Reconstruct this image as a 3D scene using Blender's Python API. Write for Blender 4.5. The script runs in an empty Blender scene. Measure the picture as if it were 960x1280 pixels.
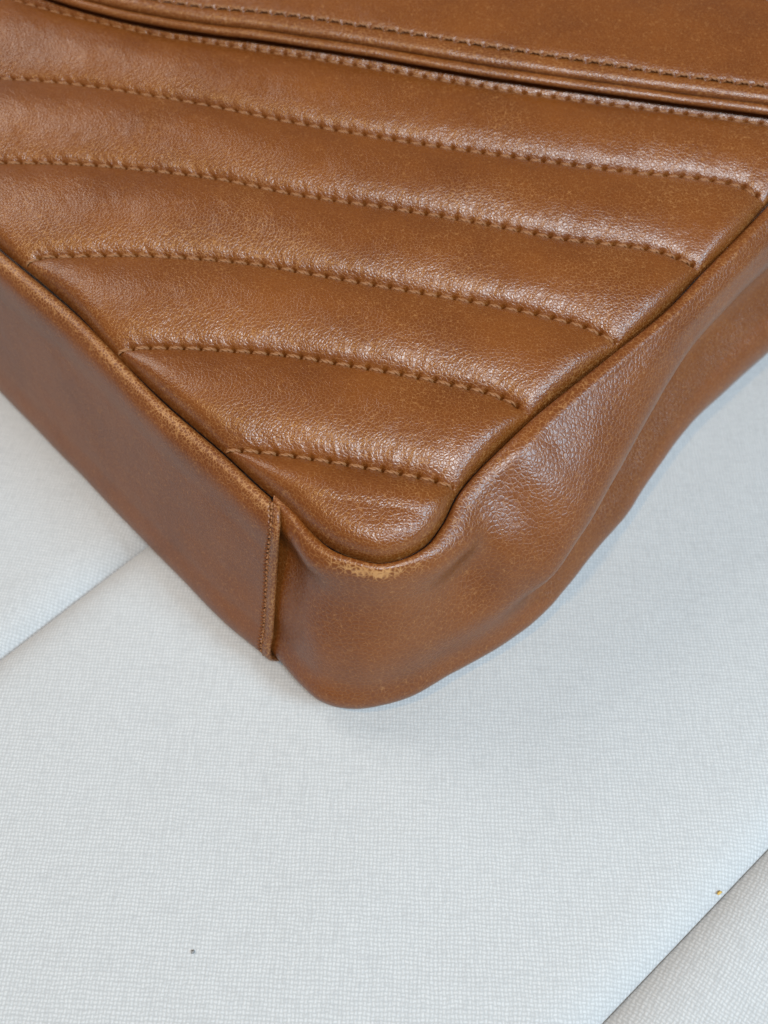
import bpy, math, random
import numpy as np
from mathutils import Matrix, Vector

# ------------------------------------------------------------------ camera, world, lights, exposure
SC = bpy.context.scene
COL = SC.collection
MM = 0.001
FPX = 1108.0                      # focal length in photograph pixels (960 x 1280)
PITCH = math.radians(33.0)        # view axis, measured from straight down
sp, cp = math.sin(PITCH), math.cos(PITCH)
CX = np.array([1.0, 0.0, 0.0]); CU = np.array([0.0, cp, sp]); CF = np.array([0.0, sp, -cp])
FRONT_Z = 55.0                    # height of the front corner of the bag above the cushion
_d = CX * (10 / FPX) + CU * (-60 / FPX) + CF
CAM = np.array([0.0, 0.0, FRONT_Z - 200.0 * _d[2]])

cam_data = bpy.data.cameras.new('camera')
cam = bpy.data.objects.new('camera', cam_data); COL.objects.link(cam)
cam.location = Vector(CAM * MM)
cam.rotation_euler = (PITCH, 0, 0)
cam_data.sensor_fit = 'VERTICAL'; cam_data.sensor_height = 36.0
cam_data.lens = 36.0 * FPX / 1280.0
cam_data.clip_start = 0.005; cam_data.clip_end = 50
cam_data.dof.use_dof = True
cam_data.dof.focus_distance = 0.210
cam_data.dof.aperture_fstop = 13.0
SC.camera = cam

world = bpy.data.worlds.new('World'); SC.world = world; world.use_nodes = True
bg = world.node_tree.nodes['Background']
bg.inputs['Color'].default_value = (0.84, 0.91, 1.0, 1)
bg.inputs['Strength'].default_value = 0.15

def area(name, loc, target, sx, sy, watts, col):
    l = bpy.data.lights.new(name, 'AREA'); l.shape = 'RECTANGLE'; l.size = sx; l.size_y = sy
    l.energy = watts; l.color = col
    o = bpy.data.objects.new(name, l); COL.objects.link(o)
    o.location = loc
    o.rotation_euler = (Vector(target) - Vector(loc)).to_track_quat('-Z', 'Y').to_euler()
    return o
CENTRE = (0.0, 0.12, 0.04)
area('window_light', (0.90, -0.35, 0.80), CENTRE, 0.34, 0.34, 12.5, (0.58, 0.82, 1.0))
area('ceiling_light', (0.20, -0.52, 1.34), CENTRE, 0.26, 0.26, 19, (0.88, 0.95, 1.0))
area('room_light', (-1.05, 0.85, 1.20), CENTRE, 0.85, 0.85, 11.5, (1.0, 0.93, 0.84))
area('warm_lamp', (-0.38, -0.26, 1.30), CENTRE, 0.06, 0.06, 4.2, (1.0, 0.60, 0.18))

SC.render.engine = 'CYCLES'
SC.cycles.use_denoising = True
SC.view_settings.view_transform = 'Standard'
SC.view_settings.look = 'None'
SC.view_settings.gamma = 1.0
SC.view_settings.exposure = -0.07
SC.view_settings.use_curve_mapping = False

# ------------------------------------------------------------------ geometry helpers (millimetres)
rng = np.random.default_rng(7)

def ray(px, py):
    return CX * ((px - 480) / FPX) + CU * (-(py - 640) / FPX) + CF
def at_z(px, py, z):
    d = ray(px, py); return CAM + d * ((z - CAM[2]) / d[2])
TILT = math.radians(9.0)
PN = np.array([0, -math.sin(TILT), math.cos(TILT)])           # normal of the bag's front
PA = np.array([1.0, 0, 0]); PB = np.array([0, math.cos(TILT), math.sin(TILT)])
PO = CAM + 200.0 * _d                                         # front corner
def to_plane(px, py, lift=0.0):
    d = ray(px, py); o = PO + PN * lift
    p = CAM + d * (np.dot(o - CAM, PN) / np.dot(d, PN))
    return np.array([np.dot(p - PO, PA), np.dot(p - PO, PB)])
def from_plane(ab, h):
    ab = np.asarray(ab); h = np.asarray(h)
    return PO + ab[..., 0:1] * PA + ab[..., 1:2] * PB + h[..., None] * PN

def hermite(P, t, x):
    """Non-uniform Catmull-Rom through rows of P at knots t, evaluated at x."""
    P = np.asarray(P, float); t = np.asarray(t, float); x = np.asarray(x, float)
    shp = (-1,) + (1,) * (P.ndim - 1)
    dt = np.diff(t); sl = np.diff(P, axis=0) / dt.reshape(shp)
    m = np.empty_like(P); m[0] = sl[0]; m[-1] = sl[-1]
    w0 = dt[1:].reshape(shp); w1 = dt[:-1].reshape(shp)
    m[1:-1] = (sl[:-1] * w0 + sl[1:] * w1) / (w0 + w1)
    i = np.clip(np.searchsorted(t, x, side='right') - 1, 0, len(t) - 2)
    h = dt[i]; s = (x - t[i]) / h
    sh = (-1,) + (1,) * (P.ndim - 1)
    s = s.reshape(sh); h = h.reshape(sh)
    return ((2*s**3-3*s**2+1)*P[i] + (s**3-2*s**2+s)*h*m[i] + (-2*s**3+3*s**2)*P[i+1] + (s**3-s**2)*h*m[i+1])

class Curve:
    """Smooth curve through points, addressed by arc length."""
    def __init__(self, pts):
        P = np.asarray(pts, float)
        k = np.r_[0, np.cumsum(np.linalg.norm(np.diff(P, axis=0), axis=1))]
        x = np.linspace(0, k[-1], 1200)
        self.S = hermite(P, k, x)
        self.k = np.r_[0, np.cumsum(np.linalg.norm(np.diff(self.S, axis=0), axis=1))]
        self.len = self.k[-1]
    def __call__(self, s):
        return np.stack([np.interp(s, self.k, self.S[:, j]) for j in range(self.S.shape[1])], -1)
    def nearest(self, p):
        return self.k[np.argmin(np.linalg.norm(self.S - p, axis=1))]

def dist_poly(P, S):
    """Distance of points P (n,2) to a densely sampled polyline S."""
    S = S[::3]; out = np.empty(len(P))
    a = S[:-1]; b = S[1:]; ab = b - a; l2 = (ab ** 2).sum(1) + 1e-12
    for c in range(0, len(P), 4000):
        p = P[c:c+4000, None, :]
        t = np.clip(((p - a) * ab).sum(-1) / l2, 0, 1)
        q = a + t[..., None] * ab
        out[c:c+4000] = np.sqrt((((p - q) ** 2).sum(-1)).min(1))
    return out

_perm = rng.integers(0, 1 << 30, 65536)
def _hash(i, j, k):
    return _perm[(i * 73 + _perm[(j * 151 + _perm[k & 65535]) & 65535]) & 65535] / float(1 << 30)
def vnoise(P, scale, seed=0):
    """Value noise in -1..1 for points (...,2|3) divided by scale."""
    Q = np.asarray(P, float) / scale
    if Q.shape[-1] == 2: Q = np.concatenate([Q, np.full(Q.shape[:-1] + (1,), 0.37)], -1)
    Q = Q + 500.0 + seed * 17.3
    I = np.floor(Q).astype(np.int64); F = Q - I; F = F * F * (3 - 2 * F)
    r = 0
    for a in (0, 1):
        for b in (0, 1):
            for c in (0, 1):
                w = (F[..., 0] if a else 1 - F[..., 0]) * (F[..., 1] if b else 1 - F[..., 1]) * (F[..., 2] if c else 1 - F[..., 2])
                r = r + w * _hash(I[..., 0] + a, I[..., 1] + b, I[..., 2] + c)
    return r * 2 - 1

def sstep(a, b, x):
    t = np.clip((x - a) / (b - a), 0, 1); return t * t * (3 - 2 * t)

def grid_obj(name, V, mat, parent=None, wear=None, flip=False):
    """V: (n,m,3) in mm -> one smooth mesh object."""
    n, m = V.shape[:2]
    idx = np.arange(n * m).reshape(n, m)
    q = np.stack([idx[:-1, :-1], idx[1:, :-1], idx[1:, 1:], idx[:-1, 1:]], -1).reshape(-1, 4)
    if flip: q = q[:, ::-1]
    me = bpy.data.meshes.new(name)
    me.vertices.add(n * m); me.vertices.foreach_set('co', (V.reshape(-1, 3) * MM).astype(np.float32).ravel())
    me.loops.add(len(q) * 4); me.loops.foreach_set('vertex_index', q.astype(np.int32).ravel())
    me.polygons.add(len(q)); me.polygons.foreach_set('loop_start', np.arange(0, len(q) * 4, 4, dtype=np.int32))
    me.polygons.foreach_set('use_smooth', np.ones(len(q), bool))
    me.update(); me.validate()
    if wear is not None:
        at = me.attributes.new('wear', 'FLOAT', 'POINT')
        at.data.foreach_set('value', np.clip(wear, 0, 1).astype(np.float32).ravel())
    me.materials.append(mat)
    o = bpy.data.objects.new(name, me); COL.objects.link(o)
    if parent: o.parent = parent
    return o

def tube(path, radius, sides=8):
    """(n,3) path and (n,) radii -> grid of rings."""
    path = np.asarray(path, float); radius = np.broadcast_to(radius, (len(path),))
    T = np.gradient(path, axis=0); T /= np.linalg.norm(T, axis=1)[:, None] + 1e-9
    up = np.array([0.13, 0.21, 0.97]); A = np.cross(T, up); A /= np.linalg.norm(A, axis=1)[:, None]
    B = np.cross(T, A)
    th = np.linspace(0, 2 * math.pi, sides + 1)
    return path[:, None, :] + radius[:, None, None] * (np.cos(th)[None, :, None] * A[:, None, :] + np.sin(th)[None, :, None] * B[:, None, :])

# ------------------------------------------------------------------ materials
class NT:
    def __init__(self, name):
        self.m = bpy.data.materials.new(name); self.m.use_nodes = True
        self.t = self.m.node_tree; self.n = self.t.nodes; self.p = self.n['Principled BSDF']
    def add(self, kind, **kw):
        nd = self.n.new(kind)
        for k, v in kw.items(): setattr(nd, k, v)
        return nd
    def link(self, a, b): self.t.links.new(a, b)
    def math(self, op, a, b=None, c=None, clamp=False):
        nd = self.add('ShaderNodeMath', operation=op, use_clamp=clamp)
        for i, v in enumerate((a, b, c)):
            if v is None: continue
            if isinstance(v, (int, float)): nd.inputs[i].default_value = v
            else: self.link(v, nd.inputs[i])
        return nd.outputs[0]
    def mix(self, f, a, b):
        nd = self.add('ShaderNodeMix', data_type='RGBA')
        for s, v in ((nd.inputs[0], f), (nd.inputs[6], a), (nd.inputs[7], b)):
            if isinstance(v, (int, float)): s.default_value = v
            elif isinstance(v, tuple): s.default_value = v
            else: self.link(v, s)
        return nd.outputs[2]
    def noise(self, vec, scale, detail=3, rough=0.5):
        nd = self.add('ShaderNodeTexNoise'); nd.inputs['Scale'].default_value = scale
        nd.inputs['Detail'].default_value = detail; nd.inputs['Roughness'].default_value = rough
        self.link(vec, nd.inputs['Vector']); return nd
    def remap(self, v, a, b, c=0.0, d=1.0):
        nd = self.add('ShaderNodeMapRange'); nd.clamp = True
        self.link(v, nd.inputs[0])
        for i, x in enumerate((a, b, c, d)): nd.inputs[i + 1].default_value = x
        return nd.outputs[0]

def leather(name, cell=1.0, bump=0.55, rough=0.42, stretch=(1, 1, 1), fine=0.5):
    k = NT(name)
    geo = k.add('ShaderNodeNewGeometry')
    mp = k.add('ShaderNodeMapping'); mp.inputs['Scale'].default_value = tuple(1000 * s for s in stretch)   # mm
    k.link(geo.outputs['Position'], mp.inputs['Vector'])
    P = mp.outputs[0]
    # warp the cells so that they do not read as a regular pattern
    wn = k.noise(P, 0.55, 2)
    wv = k.add('ShaderNodeVectorMath', operation='MULTIPLY_ADD')
    k.link(wn.outputs['Color'], wv.inputs[0]); wv.inputs[1].default_value = (0.6, 0.6, 0.6); k.link(P, wv.inputs[2])
    def cells(s):
        v = k.add('ShaderNodeTexVoronoi', feature='DISTANCE_TO_EDGE'); v.inputs['Scale'].default_value = s
        k.link(wv.outputs[0], v.inputs['Vector']); return v.outputs['Distance']
    c1 = cells(1.0 / cell); c2 = cells(1.9 / cell)
    e1 = k.remap(c1, 0.0, 0.30); e2 = k.remap(c2, 0.0, 0.35)
    e1 = k.math('POWER', e1, 0.6)
    patch = k.remap(k.noise(P, 0.06, 2).outputs['Fac'], 0.36, 0.62)          # grain comes and goes over the hide
    fineN = k.noise(P, 3.2, 4, 0.6).outputs['Fac']
    h = k.math('MULTIPLY_ADD', e1, 0.8, k.math('MULTIPLY', e2, 0.2))
    h = k.math('MULTIPLY', h, k.remap(patch, 0, 1, 0.6, 1.0))
    h = k.math('MULTIPLY_ADD', fineN, fine * 0.3, h)
    h = k.math('MULTIPLY_ADD', k.noise(P, 0.35, 2).outputs['Fac'], 0.6, h)
    bp = k.add('ShaderNodeBump'); bp.inputs['Strength'].default_value = bump; bp.inputs['Distance'].default_value = 0.00012
    k.link(h, bp.inputs['Height']); k.link(bp.outputs[0], k.p.inputs['Normal'])
    # colour: tan hide, mottled, paler and drier where rubbed
    m1 = k.remap(k.noise(P, 0.045, 4, 0.55).outputs['Fac'], 0.3, 0.7)
    col = k.mix(m1, (0.116, 0.0285, 0.0036, 1), (0.170, 0.0465, 0.0058, 1))
    m2 = k.remap(k.noise(P, 1.6, 4, 0.65).outputs['Fac'], 0.35, 0.72)
    col = k.mix(k.math('MULTIPLY', m2, 0.22), col, (0.205, 0.063, 0.0090, 1))
    crease = k.math('SUBTRACT', 1.0, e1, clamp=True)
    col = k.mix(k.math('MULTIPLY', crease, 0.20), col, (0.29, 0.098, 0.017, 1))
    at = k.add('ShaderNodeAttribute', attribute_name='wear')
    w = at.outputs['Fac']
    wmask = k.remap(k.math('ADD', w, k.math('MULTIPLY', k.math('ADD', k.math('MULTIPLY', crease, 0.6), k.noise(P, 1.1, 4, 0.7).outputs['Fac']), 0.9)), 0.90, 1.45)
    col = k.mix(wmask, col, (0.44, 0.215, 0.075, 1))
    k.link(col, k.p.inputs['Base Color'])
    r = k.math('ADD', rough - 0.16, k.math('MULTIPLY', fineN, 0.2))
    r = k.math('MULTIPLY_ADD', wmask, 0.12, r)
    k.link(r, k.p.inputs['Roughness'])
    k.p.inputs['Specular IOR Level'].default_value = 0.6
    return k.m

M_FRONT = leather('front_leather', cell=0.90, bump=0.62, rough=0.37)
M_SIDE = leather('side_leather', cell=1.15, bump=0.62, rough=0.40)
M_BASE = leather('base_leather', cell=0.9, bump=0.40, rough=0.47, fine=0.4)
M_FLAP = leather('flap_leather', cell=0.9, bump=0.55, rough=0.38)

def thread_mat():
    k = NT('brown_thread')
    geo = k.add('ShaderNodeNewGeometry'); mp = k.add('ShaderNodeMapping'); mp.inputs['Scale'].default_value = (1000,) * 3
    k.link(geo.outputs['Position'], mp.inputs['Vector'])
    n = k.noise(mp.outputs[0], 2.5, 3)
    col = k.mix(n.outputs['Fac'], (0.17, 0.065, 0.020, 1), (0.32, 0.135, 0.045, 1))
    k.link(col, k.p.inputs['Base Color']); k.p.inputs['Roughness'].default_value = 0.6
    return k.m
M_THREAD = thread_mat()

def fabric(name, rot, seed=0.0):
    k = NT(name)
    geo = k.add('ShaderNodeNewGeometry'); mp = k.add('ShaderNodeMapping')
    mp.inputs['Scale'].default_value = (1000,) * 3; mp.inputs['Rotation'].default_value = (0, 0, math.radians(rot))
    mp.inputs['Location'].default_value = (seed, seed * 0.7, 0)
    k.link(geo.outputs['Position'], mp.inputs['Vector'])
    P = mp.outputs[0]
    wn = k.noise(P, 0.22, 3)
    wv = k.add('ShaderNodeVectorMath', operation='MULTIPLY_ADD')
    k.link(wn.outputs['Color'], wv.inputs[0]); wv.inputs[1].default_value = (1.25, 1.25, 0); k.link(P, wv.inputs[2])
    sx = k.add('ShaderNodeSeparateXYZ'); k.link(wv.outputs[0], sx.inputs[0])
    per = 0.94                                                   # thread spacing, mm
    kx = k.math('MULTIPLY', sx.outputs['X'], math.pi / per); ky = k.math('MULTIPLY', sx.outputs['Y'], math.pi / per)
    # plain weave: warp and weft cross over and under in turn
    over = k.math('MULTIPLY', k.math('SINE', kx), k.math('SINE', ky))
    warp = k.math('ABSOLUTE', k.math('SINE', kx)); weft = k.math('ABSOLUTE', k.math('SINE', ky))
    hw = k.math('MULTIPLY', warp, k.math('ADD', 0.5, k.math('MULTIPLY', over, 0.5)))
    hf = k.math('MULTIPLY', weft, k.math('SUBTRACT', 0.5, k.math('MULTIPLY', over, 0.5)))
    h = k.math('MAXIMUM', hw, hf)
    fuzz = k.noise(P, 4.0, 4, 0.7).outputs['Fac']; slub = k.noise(P, 0.8, 3, 0.6).outputs['Fac']
    hh = k.math('MULTIPLY_ADD', fuzz, 0.7, k.math('MULTIPLY_ADD', slub, 1.3, k.math('MULTIPLY', h, 0.7)))
    bp = k.add('ShaderNodeBump'); bp.inputs['Strength'].default_value = 0.35; bp.inputs['Distance'].default_value = 0.00025
    k.link(hh, bp.inputs['Height']); k.link(bp.outputs[0], k.p.inputs['Normal'])
    col = k.mix(k.remap(h, 0.25, 0.85), (0.405, 0.408, 0.41, 1), (0.53, 0.533, 0.535, 1))
    col = k.mix(k.remap(slub, 0.48, 0.74, 0, 0.5), col, (0.38, 0.385, 0.39, 1))
    col = k.mix(k.remap(fuzz, 0.55, 0.75, 0, 0.6), col, (0.60, 0.60, 0.60, 1))
    for sc in ((0.16, 1.25, 1.0), (1.25, 0.16, 1.0)):             # single threads run lighter or darker for a while
        tm = k.add('ShaderNodeVectorMath', operation='MULTIPLY'); k.link(P, tm.inputs[0]); tm.inputs[1].default_value = sc
        tn = k.noise(tm.outputs[0], 1.0, 2, 0.6).outputs['Fac']
        col = k.mix(k.remap(tn, 0.50, 0.74, 0, 0.34), col, (0.36, 0.362, 0.365, 1))
    spk = k.noise(P, 1.0, 5, 0.8).outputs['Fac']
    col = k.mix(k.remap(spk, 0.64, 0.74, 0, 0.5), col, (0.22, 0.22, 0.225, 1))
    k.link(col, k.p.inputs['Base Color'])
    k.p.inputs['Roughness'].default_value = 0.9
    k.p.inputs['Specular IOR Level'].default_value = 0.15
    k.p.inputs['Sheen Weight'].default_value = 0.15
    return k.m

def plain(name, rgb, rough=0.7):
    k = NT(name)
    geo = k.add('ShaderNodeNewGeometry'); n = k.noise(geo.outputs['Position'], 1500, 2)
    k.link(k.mix(n.outputs['Fac'], tuple(c * 0.75 for c in rgb) + (1,), rgb + (1,)), k.p.inputs['Base Color'])
    k.p.inputs['Roughness'].default_value = rough
    return k.m

# ------------------------------------------------------------------ the sofa cushions the bag lies on
def gap_line(p, q):
    a = at_z(*p, -6.0)[:2]; b = at_z(*q, -6.0)[:2]
    d = (b - a) / np.linalg.norm(b - a); return a, d
G1 = gap_line((0, 829), (188, 683))
G2 = gap_line((752, 1280), (960, 1061))

def cushion(name, label, mat, lo, hi, ext=(-420, 420), seed=0):
    """Slab between two straight edges; lo and hi are (point, direction) lines in plan, lo on the left of hi."""
    n = 260
    s = np.linspace(ext[0], ext[1], n)
    A = lo[0] + s[:, None] * lo[1]; B = hi[0] + s[:, None] * hi[1]
    W = np.linalg.norm(B - A, axis=1).mean()
    # across: underside, side, rounded edge, top, rounded edge, side, underside
    r, drop, dep = 16.0, 5.2, 110.0
    e = np.r_[np.linspace(0, 1, 26)]
    ein = r * e ** 1.25
    ez = -drop * (1 - e) ** 2.6
    left_t = np.r_[22, 0.05, 0.02, 0.01, ein]
    left_z = np.r_[-dep, -dep + 14, -60, -26, ez]
    mid_t = np.linspace(r, W - r, 90)[1:-1]
    T = np.r_[left_t, mid_t, W - left_t[::-1]]; Z = np.r_[left_z, np.zeros(len(mid_t)), left_z[::-1]]
    D = (B - A) / W
    XY = A[:, None, :] + T[None, :, None] * D[:, None, :]
    V = np.concatenate([XY, np.broadcast_to(Z, XY.shape[:2])[..., None]], -1)
    wob = vnoise(XY, 60, seed) * 0.9 + vnoise(XY, 22, seed + 3) * 0.25
    edge = np.minimum(T, W - T)[None, :]
    V[..., 2] += wob * sstep(-1, 25, edge) - 0.0
    # the edge itself wanders a little
    along = vnoise(np.stack([s, s * 0 + seed * 9.1], -1), 40, seed)
    sgn = np.where(T < W / 2, 1.0, -1.0) * np.exp(-edge[0] / 6.0)
    V[..., :2] += (along[:, None] * 0.0 * sgn[None, :])[..., None] * D[:, None, :]
    o = grid_obj(name, V, mat)
    o['label'] = label; o['category'] = 'cushion'; o['group'] = 'pale woven sofa cushions'
    return o
def offset(line, d):
    nrm = np.array([-line[1][1], line[1][0]])
    return line[0] + nrm * d, line[1]
HALF = 0.02
# left-hand normals of both gap lines point up-left in plan
cushion('sofa_cushion', 'pale grey woven sofa cushion at far left, beyond the gap beside the bag base', fabric('pale_weave_left', 8, 3), offset(G1, 430), offset(G1, HALF), seed=1)
cushion('sofa_cushion', 'broad pale grey woven sofa cushion lying under the corner of the brown bag', fabric('pale_weave_middle', 2, 0), offset(G1, -HALF), offset(G2, HALF), seed=2)
cushion('sofa_cushion', 'pale grey woven sofa cushion in the lower right corner, clear of the bag', fabric('pale_weave_right', 38, 7), offset(G2, -HALF), offset(G2, -400), seed=3)

# ------------------------------------------------------------------ the handbag
bag = bpy.data.objects.new('handbag', None); COL.objects.link(bag)
bag.empty_display_size = 0.03
bag['label'] = 'tan brown leather handbag with diagonal quilted front and a scuffed lower corner'
bag['category'] = 'handbag'

# seam between the front and the sides, read along the base, round the corner and up the side
EDGE_PX = [(-470, -120), (-375, -25), (-280, 60), (-140, 183), (-60, 254), (0, 307), (45, 343), (90, 382), (145, 440), (210, 502), (280, 562), (323, 602),
           (361, 635), (390, 662), (419, 683), (448, 694), (473, 699), (498, 695), (532, 677), (552, 652), (573, 612),
           (600, 580), (630, 552), (665, 520), (720, 475), (775, 432), (825, 392), (877, 338), (918, 300), (958, 254),
           (1045, 165), (1130, 80), (1230, -20)]
EDGE = Curve([to_plane(*p) for p in EDGE_PX])

ROWS_PX = [
    [(-480, -125), (-200, -128), (0, -100), (240, -60), (480, -18), (800, 35), (1130, 80)],
    [(-375, -25), (-200, -30), (-60, -18), (0, -3), (40, 9), (100, 25), (200, 47), (300, 62), (400, 77), (480, 90), (580, 107), (720, 128), (850, 144), (960, 158), (1040, 170)],
    [(-235, 100), (-120, 97), (0, 100), (80, 106), (160, 117), (250, 132), (370, 156), (480, 175), (630, 197), (780, 217), (880, 227), (925, 236), (958, 254)],
    [(-108, 210), (-50, 206), (0, 205), (100, 207), (190, 215), (270, 225), (370, 245), (480, 261), (580, 277), (700, 300), (840, 322), (877, 338)],
    [(30, 330), (50, 324), (90, 322), (175, 321), (250, 325), (320, 332), (400, 346), (480, 360), (580, 377), (670, 395), (730, 411), (775, 432)],
    [(145, 440), (165, 437), (200, 436), (280, 439), (370, 447), (430, 457), (480, 465), (560, 481), (630, 500), (665, 520)],
    [(280, 562), (305, 564), (350, 569), (430, 581), (498, 593), (545, 603), (573, 612)],
]
ROWS = [Curve([to_plane(*p) for p in r]) for r in ROWS_PX]
PITCH_MM = 4.25
PUFF = 4.0

def seam_levels(P, d_seam, s_seam, d_edge, span, pitch_phase, v):
    """Height of the padded front above its base plane."""
    edge = 1 - np.exp(-d_edge / 1.9)
    rise = 0.22 * (1 - np.exp(-d_seam / 1.2)) + 0.78 * (4 * v * (1 - v)) ** 0.95
    fat = np.clip(span / 19.0, 0.35, 1.15)
    h = PUFF * rise * fat * edge
    return h

def pits(s, d, pitch):
    ph = (s / pitch) % 1.0
    ph = np.minimum(ph, 1 - ph) * pitch
    return np.exp(-(ph ** 2) / (0.50 ** 2) - ((d - 0.12) ** 2) / (0.50 ** 2))

def pucker(s, d, pitch, seed):
    w = np.cos(2 * math.pi * s / pitch + 0.4 * vnoise(np.stack([s, s * 0 + seed], -1), 6))
    return -w * np.exp(-d / 1.9) * (1 - np.exp(-d / 0.5))

def wrinkle(P, seed):
    # shallow creases and unevenness of a soft hide
    return 0.22 * vnoise(P, 9, seed) + 0.10 * vnoise(P, 3.4, seed + 1) + 0.035 * vnoise(P, 1.5, seed + 2)

def cross_samples(span, n):
    # dense at both seams
    x = np.linspace(0, 1, n); k = 2.1
    return np.where(x < 0.5, 0.5 * (2 * x) ** k, 1 - 0.5 * (2 * (1 - x)) ** k)

def make_channel(i):
    A = ROWS[i]; last = i + 1 >= len(ROWS)
    if not last: B = ROWS[i + 1]
    sA0, sA1 = EDGE.nearest(A(0)), EDGE.nearest(A(A.len))
    if last:
        n = 420
    else:
        sB0, sB1 = EDGE.nearest(B(0)), EDGE.nearest(B(B.len))
        n = int(A.len / 0.22)
    u = np.linspace(0, 1, n)
    PAa = A(u * A.len)
    if last:
        PBb = EDGE(sA0 + (sA1 - sA0) * u)
        span0 = 15.0
    else:
        PBb = B(u * B.len); span0 = np.linalg.norm(PAa - PBb, axis=1).mean()
    m = int(np.clip(span0 / 0.26, 46, 84)) if not last else 90
    v = cross_samples(span0, m)
    P = (1 - v)[None, :, None] * PAa[:, None, :] + v[None, :, None] * PBb[:, None, :]
    if not last:
        L = EDGE(sA0 + (sB0 - sA0) * v); R = EDGE(sA1 + (sB1 - sA1) * v)
        P += (1 - u)[:, None, None] ** 3 * (L - P[0])[None] + u[:, None, None] ** 3 * (R - P[-1])[None]
    flat = P.reshape(-1, 2)
    d_edge = dist_poly(flat, EDGE.S).reshape(n, m)
    span = np.linalg.norm(PAa - PBb, axis=1)[:, None]
    dA = v[None, :] * span; dB = (1 - v)[None, :] * span
    sA = np.broadcast_to((u * A.len)[:, None], (n, m))
    if last:
        d = dA
        vv = np.broadcast_to(v[None, :] * 0.5, (n, m))
        rise = 0.22 * (1 - np.exp(-d / 1.2)) + 0.78 * np.sin(np.clip(d / 9.0, 0, 1.25) * math.pi / 2)
        h = 5.4 * rise * (1 - np.exp(-d_edge / 2.3))
    else:
        d = np.minimum(dA, dB)
        h = seam_levels(P, d, None, d_edge, span, 0, np.broadcast_to(v[None, :], (n, m)))
    sB = np.broadcast_to((u * (A.len if last else B.len))[:, None], (n, m))
    inner = sstep(0.5, 3.0, d_edge)
    h = h + wrinkle(P, 20) * sstep(0, 3, d) * sstep(0, 3, d_edge)
    h = h + 0.09 * pucker(sA, dA, PITCH_MM, i) * inner
    h = h - 2.2 * pits(sA, dA, PITCH_MM) * inner
    if not last:
        h = h + 0.09 * pucker(sB, dB, PITCH_MM, i + 1) * inner
        h = h - 2.2 * pits(sB, dB, PITCH_MM) * inner
    # creases that run out from the seams, most on the side nearest the corner
    if not last:
        st = np.stack([sA / 1.5, dB / 6.0], -1)
        h = h + 0.10 * vnoise(st, 1.0, 40 + i) * np.exp(-dB / 4.5) * sstep(0.1, 1.2, dB) * inner
    h = h - 2.6 * np.exp(-d_edge / 0.6)
    # the whole front is a shallow cushion
    w = 0.05 + 0.14 * np.exp(-d_edge / 2.5) + 0.12 * np.clip(vnoise(P, 14, 9), 0, 1)
    o = grid_obj('quilted_channel', from_plane(P, h), M_FRONT, bag, wear=w, flip=False)
    return o
channels = [make_channel(i) for i in range(len(ROWS))]

# one stitch: two plies of thread twisted round each other, diving into a hole at each end
def stitch_mesh():
    L = 3.35; n = 13
    t = np.linspace(-1, 1, n); verts = []; faces = []
    arch = 0.42 * (1 - np.abs(t) ** 3.0) - 0.62 * np.abs(t) ** 6 
    rad = 0.30 * (1 - 0.25 * np.abs(t) ** 4)
    for ply in (0, 1):
        ang = math.pi * ply + t * math.pi * 1.15
        path = np.stack([t * L / 2, 0.20 * np.cos(ang) + 0.16 * t, arch + 0.16 * np.sin(ang)], -1)
        g = tube(path, rad, 6)[:, :6]
        b = len(verts)
        verts += [tuple(p * MM) for p in g.reshape(-1, 3)]
        for a in range(n - 1):
            for c in range(6):
                faces.append((b + a * 6 + c, b + a * 6 + (c + 1) % 6, b + (a + 1) * 6 + (c + 1) % 6, b + (a + 1) * 6 + c))
    me = bpy.data.meshes.new('stitch'); me.from_pydata(verts, [], faces); me.update()
    me.polygons.foreach_set('use_smooth', np.ones(len(me.polygons), bool))
    me.materials.append(M_THREAD)
    return me
STITCH = stitch_mesh()

def lay_stitch(pos, tangent, normal, parent, scale=1.0):
    t = tangent / np.linalg.norm(tangent); nrm = normal - t * np.dot(normal, t); nrm /= np.linalg.norm(nrm)
    b = np.cross(nrm, t)
    a = math.radians(random.uniform(-5, 7))
    t2 = t * math.cos(a) + b * math.sin(a); b2 = np.cross(nrm, t2)
    Mx = Matrix(((t2[0], b2[0], nrm[0], 0), (t2[1], b2[1], nrm[1], 0), (t2[2], b2[2], nrm[2], 0), (0, 0, 0, 1)))
    o = bpy.data.objects.new('stitch', STITCH); COL.objects.link(o)
    o.matrix_world = Matrix.Translation(Vector(pos * MM)) @ Mx @ Matrix.Diagonal((scale, scale * random.uniform(0.9, 1.12), scale * random.uniform(0.9, 1.1), 1))
    o.parent = parent
    return o
random.seed(4)

def in_view(p, margin=40):
    q = p - CAM; z = np.dot(q, CF)
    x = 480 + FPX * np.dot(q, CX) / z; y = 640 - FPX * np.dot(q, CU) / z
    return -margin < x < 960 + margin and -margin < y < 1280 + margin

for i in range(1, len(ROWS)):
    R = ROWS[i]; k = 0
    while (k + 1) * PITCH_MM < R.len - 0.6:
        s = (k + 0.5) * PITCH_MM; k += 1
        if s < 2.0: continue
        ab = R(s); de = np.linalg.norm(EDGE.S - ab, axis=1).min()
        if de < 0.3: continue
        p = from_plane(ab, np.array(0.10 - 2.2 * math.exp(-de / 0.9)))
        if not in_view(p): continue
        q = from_plane(R(min(s + 1, R.len)), np.array(0.0)) - from_plane(R(s - 1), np.array(0.0))
        lay_stitch(p, q, PN, channels[i - 1])

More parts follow.
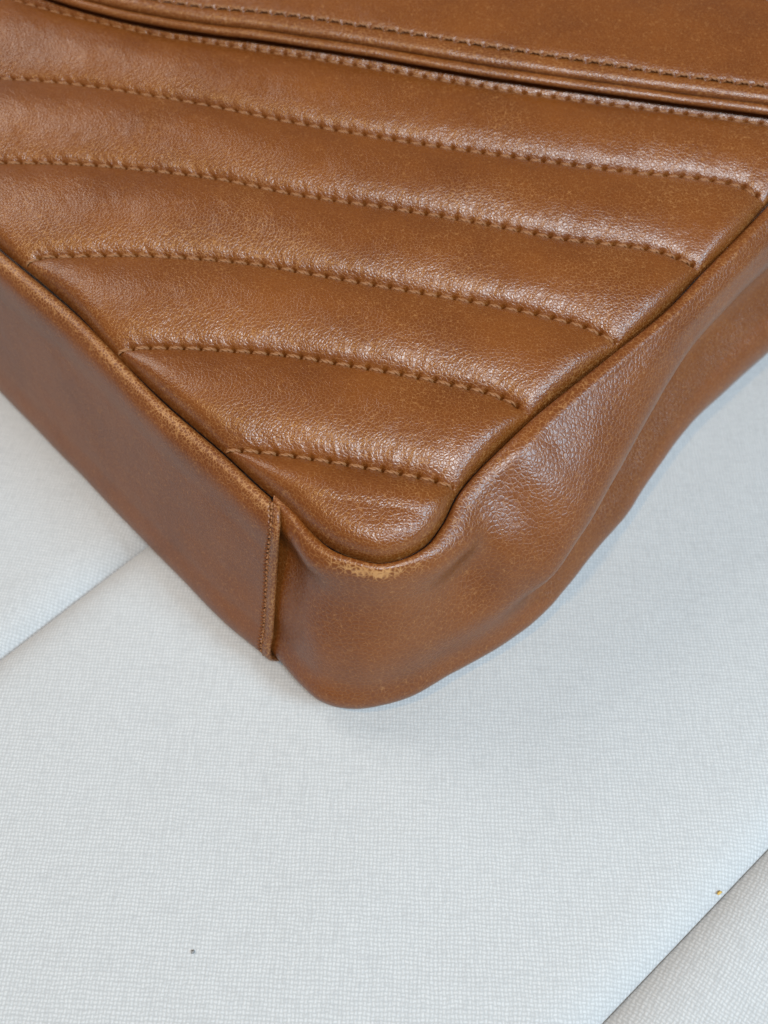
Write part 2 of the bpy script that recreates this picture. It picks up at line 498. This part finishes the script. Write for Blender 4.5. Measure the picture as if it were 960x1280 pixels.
# ---- base panel and side gusset: sections from the seam over a rolled shoulder down to the cushion
def edge_frame(px):
    ab = to_plane(*px); s = EDGE.nearest(ab)
    t = EDGE(min(s + 2.5, EDGE.len)) - EDGE(max(s - 2.5, 0)); t /= np.linalg.norm(t)
    out = np.array([t[1], -t[0]])               # away from the front, in its plane
    return ab, s, out
def section(px, mids, bulge, fold=None, inset=0.0, roll=1.0, under=14, lean=0.0, rise=0.0, skew=0.0, flat=0.0):
    ab, s, out = edge_frame(px)
    v = to_plane(px[0] - skew, px[1] + 10) - ab; v = v / abs(np.dot(v, out))       # straight down the picture
    out_n = out; out = out * (1 - lean) + v * lean
    prof = [(0.40, -4.6), (0.42, -2.4 + rise * 0.5), (1.2 * roll - 0.25 * rise, -1.0 + rise * 0.85), (3.0 * roll, -0.7 + rise), (5.0 * roll, -2.2 + rise)]
    soft = [(0.40, -4.6), (0.42, -1.9), (1.6, -1.15), (4.0, -2.3), (6.8, -4.8)]      # no roll: the side runs straight off the seam
    prof = [(a[0] * (1 - flat) + b[0] * flat, a[1] * (1 - flat) + b[1] * flat) for a, b in zip(prof, soft)]
    pts = [from_plane(ab + out * o_, np.array(h_)) for o_, h_ in prof]
    O3 = out_n[0] * PA + out_n[1] * PB; O3 = np.array([O3[0], O3[1], 0]); O3 /= np.linalg.norm(O3)
    zG = pts[2][2]
    ms = [at_z(x, y, zG * fz) for (x, y, fz) in mids]
    if fold and fold > 3:                      # one full, convex sweep from the roll to the crest of the fold
        ms[0] = pts[-1] * 0.5 + ms[1] * 0.5 + O3 * 1.3 + np.array([0, 0, 1.6])
    pts += ms
    b = at_z(bulge[0], bulge[1], bulge[2])
    c = pts[-1]
    f = c * 0.5 + b * 0.5
    if fold:
        w = min(fold / 7.0, 1.0); g = c - O3 * fold * 0.6
        f = f * (1 - w) + g * w
    f[2] = c[2] * 0.58 + b[2] * 0.42
    pts += [f, b]
    un = b - O3 * 3.0; un[2] = b[2] * 0.25; pts.append(un)
    un = b - O3 * under; un[2] = -0.8; pts.append(un)
    pts = [p - O3 * inset for p in pts]
    return s, np.array(pts), O3

def loft(name, secs, mat, step=0.55, extra=None, wearf=None, parent=None, s_lo=None, s_hi=None):
    S = np.array([q[0] for q in secs]); P = np.array([q[1] for q in secs])
    o = np.argsort(S); S = S[o]; P = P[o]; O3 = np.array([q[2] for q in secs])[o]
    s = np.arange(s_lo if s_lo is not None else S[0], s_hi if s_hi is not None else S[-1], step)
    C = hermite(P, S, s)                                        # (n, 11, 3)
    N3 = hermite(O3, S, s)
    chord = np.r_[0, np.cumsum(np.linalg.norm(np.diff(P, axis=1), axis=2).mean(0))]
    x = []
    for a, b in zip(chord[:-1], chord[1:]): x += list(np.linspace(a, b, max(3, int((b - a) / step)), endpoint=False))
    x = np.array(x + [chord[-1]])
    V = hermite(np.swapaxes(C, 0, 1), chord, x)                 # (m, n, 3)
    V = np.swapaxes(V, 0, 1)
    SS, XX = np.meshgrid(s, x, indexing='ij')
    # normals for displacement
    du = np.gradient(V, axis=0); dv = np.gradient(V, axis=1); nn = np.cross(dv, du); nn /= np.linalg.norm(nn, axis=2)[..., None] + 1e-9
    sg = np.sign((nn * N3[:, None, :]).sum(-1).mean() + nn[..., 2].mean()); nn *= sg
    dep = sstep(1.5, 6, XX)
    disp = (0.22 * vnoise(V, 14, 60) + 0.05 * vnoise(V, 4.5, 61) + 0.025 * vnoise(V, 1.8, 62)) * dep
    if extra is not None: disp = disp + extra(SS, XX, V)
    V = V + nn * disp[..., None]
    w = wearf(SS, XX, V) if wearf is not None else np.zeros(SS.shape)
    return grid_obj(name, V, mat, parent or bag, wear=w, flip=True), V, s, x, nn

def L(px, bx, skew=0.0, z=7.0):
    g = px; b = bx
    def lerp(t): return (g[0] + (b[0] - g[0]) * t, g[1] + (b[1] - g[1]) * t)
    m1 = lerp(0.38); m2 = lerp(0.68)
    return section(g, [(m1[0], m1[1], 0.78), (m2[0], m2[1], 0.48)], (b[0], b[1], z), lean=1.0, skew=skew)
base_secs = [L((-375, -25), (-370, 118)), L((-280, 60), (-275, 212)), L((-140, 183), (-135, 353)), L((0, 307), (5, 494)), L((90, 382), (95, 587)),
             L((210, 502), (212, 708)), L((280, 562), (280, 777)), L((323, 602), (314, 806)), section((350, 625), [(342, 700, 0.78), (337, 762, 0.48)], (338, 824, 7), lean=1.0, skew=2.4)]
S_END = base_secs[-1][0]
def base_wear(SS, XX, V):
    sh = np.exp(-((XX - 6.5) / 3.0) ** 2)
    return 0.09 + 0.36 * sh * (0.65 + 0.35 * vnoise(V, 8, 5))
def base_extra(SS, XX, V):
    q = S_END - SS
    return -0.32 * np.exp(-((q - 2.3) / 0.5) ** 2) + 0.18 * np.exp(-((q - 1.1) / 0.8) ** 2) - 1.5 * pits(XX, np.abs(q - 2.3), 1.75) * (XX > 2)
base_panel, BV, bs, bx_, bn = loft('base_panel', base_secs, M_BASE, step=0.30, extra=base_extra, wearf=base_wear)

gusset_secs = [section((335, 612), [(332, 682, 0.78), (330, 758, 0.48)], (334, 822, 6), inset=2.6, lean=1.0, skew=2.4),
               section((361, 635), [(361, 700, 0.78), (358, 775, 0.48)], (351, 836, 6), inset=1.7, lean=0.9, skew=2.0),
               section((390, 662), [(387, 727, 0.78), (383, 800, 0.48)], (379, 860, 6), inset=0.5, lean=0.6),
               section((419, 683), [(414, 745, 0.78), (407, 815, 0.48)], (405, 878, 6), roll=0.8, lean=0.25),
               section((448, 694), [(444, 755, 0.78), (438, 824, 0.48)], (432, 885, 6), roll=0.65),
               section((473, 699), [(471, 759, 0.78), (470, 827, 0.48)], (462, 884, 6), roll=0.65),
               section((498, 695), [(502, 755, 0.78), (508, 818, 0.48)], (507, 872, 6), roll=0.65),
               section((532, 677), [(545, 737, 0.74), (557, 796, 0.47)], (563, 842, 6), flat=0.45, rise=0.5, roll=0.65),
               section((552, 652), [(578, 708, 0.74), (605, 770, 0.48)], (620, 810, 6), flat=0.9, rise=1.2, roll=0.8, fold=0.5),
               section((573, 612), [(610, 665, 0.76), (652, 742, 0.52)], (672, 772, 7), flat=0.8, rise=1.6, roll=1.0, fold=3.5),
               section((600, 580), [(640, 628, 0.80), (692, 718, 0.56)], (708, 733, 7), flat=0.55, rise=1.8, roll=1.25, fold=7),
               section((630, 552), [(672, 598, 0.84), (722, 676, 0.62)], (742, 690, 8), rise=2.0, roll=1.4, fold=9),
               section((665, 520), [(708, 563, 0.86), (748, 636, 0.66)], (780, 646, 9), rise=2.0, roll=1.3, fold=10),
               section((720, 475), [(757, 512, 0.88), (788, 562, 0.70)], (818, 589, 10), rise=1.8, roll=1.15, fold=11),
               section((775, 432), [(803, 462, 0.89), (825, 495, 0.74)], (868, 526, 11), rise=1.6, roll=1.0, fold=11),
               section((825, 392), [(848, 418, 0.90), (860, 440, 0.77)], (912, 484, 12), rise=1.4, roll=0.9, fold=11),
               section((877, 338), [(897, 364, 0.90), (910, 383, 0.78)], (962, 438, 13), rise=1.2, fold=11),
               section((958, 254), [(976, 283, 0.90), (990, 306, 0.78)], (1050, 355, 14), rise=1.0, fold=11),
               section((1045, 165), [(1065, 195, 0.90), (1080, 220, 0.78)], (1145, 262, 18), fold=11),
               section((1230, -20), [(1255, 10, 0.90), (1270, 35, 0.78)], (1340, 75, 20), fold=11)]
S_CORNER = EDGE.nearest(to_plane(480, 699))
def gus_wear(SS, XX, V):
    sh = np.exp(-((XX - 5.9) / 2.0) ** 2)
    side = np.exp(-((SS - S_CORNER + 2.5) / 7.0) ** 2)
    n = 0.8 + 0.7 * vnoise(V, 2.2, 5) + 0.4 * vnoise(V, 0.9, 6)
    return 0.06 + sh * 0.08 + 0.80 * side * np.exp(-((XX - 8.3) / 1.8) ** 2) * n
gusset, GV, gs, gx, gn = loft('side_gusset', gusset_secs, M_SIDE, wearf=gus_wear)
gusset['label'] = 'side panel with a pale scuffed patch at the corner'

# ---- folded end of the base panel where it laps over the gusset, with its row of small stitches
k0 = np.searchsorted(bx_, 3.0)
edge_path = BV[-1, k0:, :]
inner = BV[-12, k0:, :]
dirv = edge_path - inner; dirv /= np.linalg.norm(dirv, axis=1)[:, None]
nv = bn[-1, k0:, :]
def smooth_rows(A, w=41):
    B = np.stack([np.convolve(np.pad(A[:, j], w // 2, mode='edge'), np.ones(w) / w, 'valid') for j in range(3)], -1)
    return B / np.linalg.norm(B, axis=1)[:, None]
dirv = np.broadcast_to(dirv[60:].mean(0) / np.linalg.norm(dirv[60:].mean(0)), dirv.shape); nv = smooth_rows(nv, 21)
th = np.linspace(math.radians(100), math.radians(-130), 12)
ring = edge_path[:, None, :] + 0.85 * (np.sin(th)[None, :, None] * nv[:, None, :] + np.cos(th)[None, :, None] * dirv[:, None, :] * 1.25) - 0.60 * nv[:, None, :]
ring = np.concatenate([(BV[-8, k0:, :] - 0.25 * nv)[:, None, :], (BV[-5, k0:, :] + 0.12 * nv)[:, None, :], ring], 1)
grid_obj('seam_edge', ring, M_BASE, base_panel, wear=np.full(ring.shape[:2], 0.25), flip=True)
ST = int(np.searchsorted(bs, S_END - 2.3))
Cst = Curve(BV[ST, k0:-10, :] + 0.34 * bn[ST, k0:-10, :])
verts = []; faces = []
s = 1.0; pitch = 1.75
while s < Cst.len - 3:
    p = Cst(np.linspace(s - 0.62, s + 0.62, 7))
    t = np.linspace(-1, 1, 7)
    p = p + bn[ST, k0 + 20][None] * (0.18 - 0.4 * np.abs(t) ** 3)[:, None] + dirv[10][None] * (0.1 * t)[:, None]
    g = tube(p, 0.33 * (1 - 0.3 * np.abs(t) ** 3), 6)[:, :6]; b = len(verts)
    verts += [tuple(q * MM) for q in g.reshape(-1, 3)]
    for a in range(6):
        for c in range(6): faces.append((b + a * 6 + c, b + a * 6 + (c + 1) % 6, b + (a + 1) * 6 + (c + 1) % 6, b + (a + 1) * 6 + c))
    s += pitch
me = bpy.data.meshes.new('seam_stitching'); me.from_pydata(verts, [], faces); me.update(); me.materials.append(M_THREAD)
me.polygons.foreach_set('use_smooth', np.ones(len(me.polygons), bool))
o = bpy.data.objects.new('seam_stitching', me); COL.objects.link(o); o.parent = base_panel

# ---- flap over the top of the front
LIFT = 8.1
FE_PX = [(-420, -235), (-200, -135), (-60, -58), (20, -17), (65, 0), (115, 13), (165, 25), (240, 37), (350, 53), (480, 73), (580, 91), (720, 112), (880, 132), (960, 143), (1070, 158)]
FS_PX = [(-420, -262), (-200, -160), (-60, -90), (40, -45), (120, -20), (210, 0), (350, 15), (480, 34), (590, 52), (740, 75), (850, 92), (960, 106), (1065, 121)]
FE = Curve([to_plane(*p, LIFT - 3) for p in FE_PX]); FS = Curve([to_plane(*p, LIFT) for p in FS_PX])
def make_flap():
    n = int(FS.len / 0.32); u = np.linspace(0, 1, n)
    S_ = FS(u * FS.len)
    T = np.gradient(S_, axis=0); T /= np.linalg.norm(T, axis=1)[:, None]
    D = np.stack([T[:, 1], -T[:, 0]], -1)                       # towards the free edge
    E_ = FE(u * FE.len)
    gap = np.abs(((E_ - S_) * D).sum(1)); k = np.arange(n)
    gap = np.convolve(np.pad(gap, 40, mode='edge'), np.ones(81) / 81, 'valid')
    reach = np.clip(gap, 4.0, 11.0)                             # stitch row to outermost edge
    s_ = u * FS.len
    # upper layer, from far up the bag down to its rolled edge; t in mm from the stitch row (negative = up)
    rowgap = 37.0
    t_up = -np.r_[np.linspace(120, 42, 50), np.linspace(41.5, 33, 40), np.linspace(32.7, 3, 50), np.linspace(2.8, 0, 16)]
    tt = np.broadcast_to(t_up[None, :], (n, len(t_up)))
    d1 = np.abs(tt); d2 = np.abs(tt + rowgap); d3 = np.abs(tt + 2 * rowgap); d4 = np.abs(tt + 3 * rowgap); d5 = np.abs(tt + 4 * rowgap)
    dd = np.minimum.reduce([d1, d2, d3, d4, d5])
    P = S_[:, None, :] + tt[..., None] * D[:, None, :]
    sg = np.broadcast_to(s_[:, None], tt.shape)
    h = 2.0 * (0.5 * (1 - np.exp(-dd / 1.5)) + 0.5 * np.sin(np.clip(dd / (rowgap / 2), 0, 1) * math.pi / 2))
    h = h + wrinkle(P, 31) * sstep(0, 3, dd)
    for d in (d1, d2): h = h + 0.08 * pucker(sg, d, PITCH_MM, 3) - 0.7 * pits(sg, d, PITCH_MM)
    V1 = from_plane(P, h + LIFT - 0.9)
    # roll beyond the stitch row; fraction of reach and height
    r1 = np.array([(0.03, 0.05), (0.10, 0.25), (0.20, 0.45), (0.32, 0.45), (0.44, 0.2), (0.53, -0.3), (0.575, -0.8), (0.585, -1.5), (0.56, -2.1), (0.50, -2.45), (0.30, -2.6)])
    kn = np.r_[0, np.cumsum(np.linalg.norm(np.diff(r1 * np.array([9, 1]), axis=0), axis=1))]
    rr = hermite(r1, kn, np.linspace(0, kn[-1], 44))
    P2 = S_[:, None, :] + (rr[None, :, 0] * reach[:, None])[..., None] * D[:, None, :]
    sg2 = np.broadcast_to(s_[:, None], P2.shape[:2])
    dep = rr[None, :, 0] * reach[:, None]
    h2 = rr[None, :, 1] + 0.06 * vnoise(P2, 2.0, 8) + 0.10 * vnoise(P2, 7.0, 9) - 0.3 * pits(sg2, dep, PITCH_MM) + 0.10 * pucker(sg2, dep, PITCH_MM, 3)
    V2 = from_plane(P2, h2 + LIFT - 0.9)
    V = np.concatenate([V1, V2], 1)
    fl = grid_obj('flap', V, M_FLAP, bag, wear=np.concatenate([np.full(V1.shape[:2], 0.06), np.full(V2.shape[:2], 0.16)], 1))
    # lower layer: lining leather that shows as a second, thinner roll
    r2 = np.array([(-0.6, -2.35), (0.2, -2.3), (0.50, -2.15), (0.62, -2.05), (0.72, -2.25), (0.80, -2.8), (0.82, -3.4), (0.78, -4.0), (0.68, -4.35), (0.3, -4.5), (-2.5, -4.6), (-9, -4.6)])
    kn = np.r_[0, np.cumsum(np.linalg.norm(np.diff(r2 * np.array([9, 1]), axis=0), axis=1))]
    x = np.r_[np.linspace(0, kn[-3], 60), np.linspace(kn[-3], kn[-1], 12)[1:]]
    rr = hermite(r2, kn, x)
    P3 = S_[:, None, :] + (rr[None, :, 0] * reach[:, None])[..., None] * D[:, None, :]
    h3 = rr[None, :, 1] + 0.05 * vnoise(P3, 2.0, 18) + 0.12 * vnoise(P3, 9.0, 19)
    grid_obj('flap_lining', from_plane(P3, h3 + LIFT - 0.9), M_FLAP, fl, wear=np.full(P3.shape[:2], 0.14))
    for row in (0.0, rowgap):
        kk = 0
        while (kk + 1) * PITCH_MM < FS.len - 2:
            s = (kk + 0.5) * PITCH_MM; kk += 1
            j = min(int(s / FS.len * (n - 1)), n - 3); j = max(j, 2)
            pos = from_plane(S_[j] - row * D[j], np.array(LIFT - 0.9 + 0.38))
            if not in_view(pos, 30): continue
            lay_stitch(pos, from_plane(S_[j + 2], np.array(0.0)) - from_plane(S_[j - 2], np.array(0.0)), PN, fl)
    return fl
flap = make_flap()

# ---- small specks lying on the upholstery
def speck(name, label, cat, px, z, size, mat, seed):
    r = np.random.default_rng(seed)
    n, m = 7, 8
    th = np.linspace(0, math.pi, n); ph = np.linspace(0, 2 * math.pi, m)
    rad = 1 + 0.25 * r.standard_normal((n, m)); rad[:, -1] = rad[:, 0]; rad[0] = 1; rad[-1] = 1
    V = np.stack([np.sin(th)[:, None] * np.cos(ph)[None] * size[0] * rad, np.sin(th)[:, None] * np.sin(ph)[None] * size[1] * rad, np.cos(th)[:, None] * size[2] * rad], -1)
    a = 0.7; R = np.array([[math.cos(a), -math.sin(a), 0], [math.sin(a), math.cos(a), 0], [0, 0, 1]])
    V = V @ R.T
    o = grid_obj(name, V, mat); o.location = Vector(at_z(*px, z) * MM)
    o['label'] = label; o['category'] = cat
speck('fleck', 'tiny yellow fleck caught on the cushion edge at the lower right gap', 'fleck', (899, 1116), -2.6, (0.75, 0.35, 0.35), plain('yellow_fluff', (0.65, 0.42, 0.10)), 1)
speck('lint', 'tiny dark grey lint speck on the pale cushion below the bag', 'lint', (241, 1190), 0.5, (0.5, 0.34, 0.2), plain('dark_lint', (0.24, 0.24, 0.24)), 2)
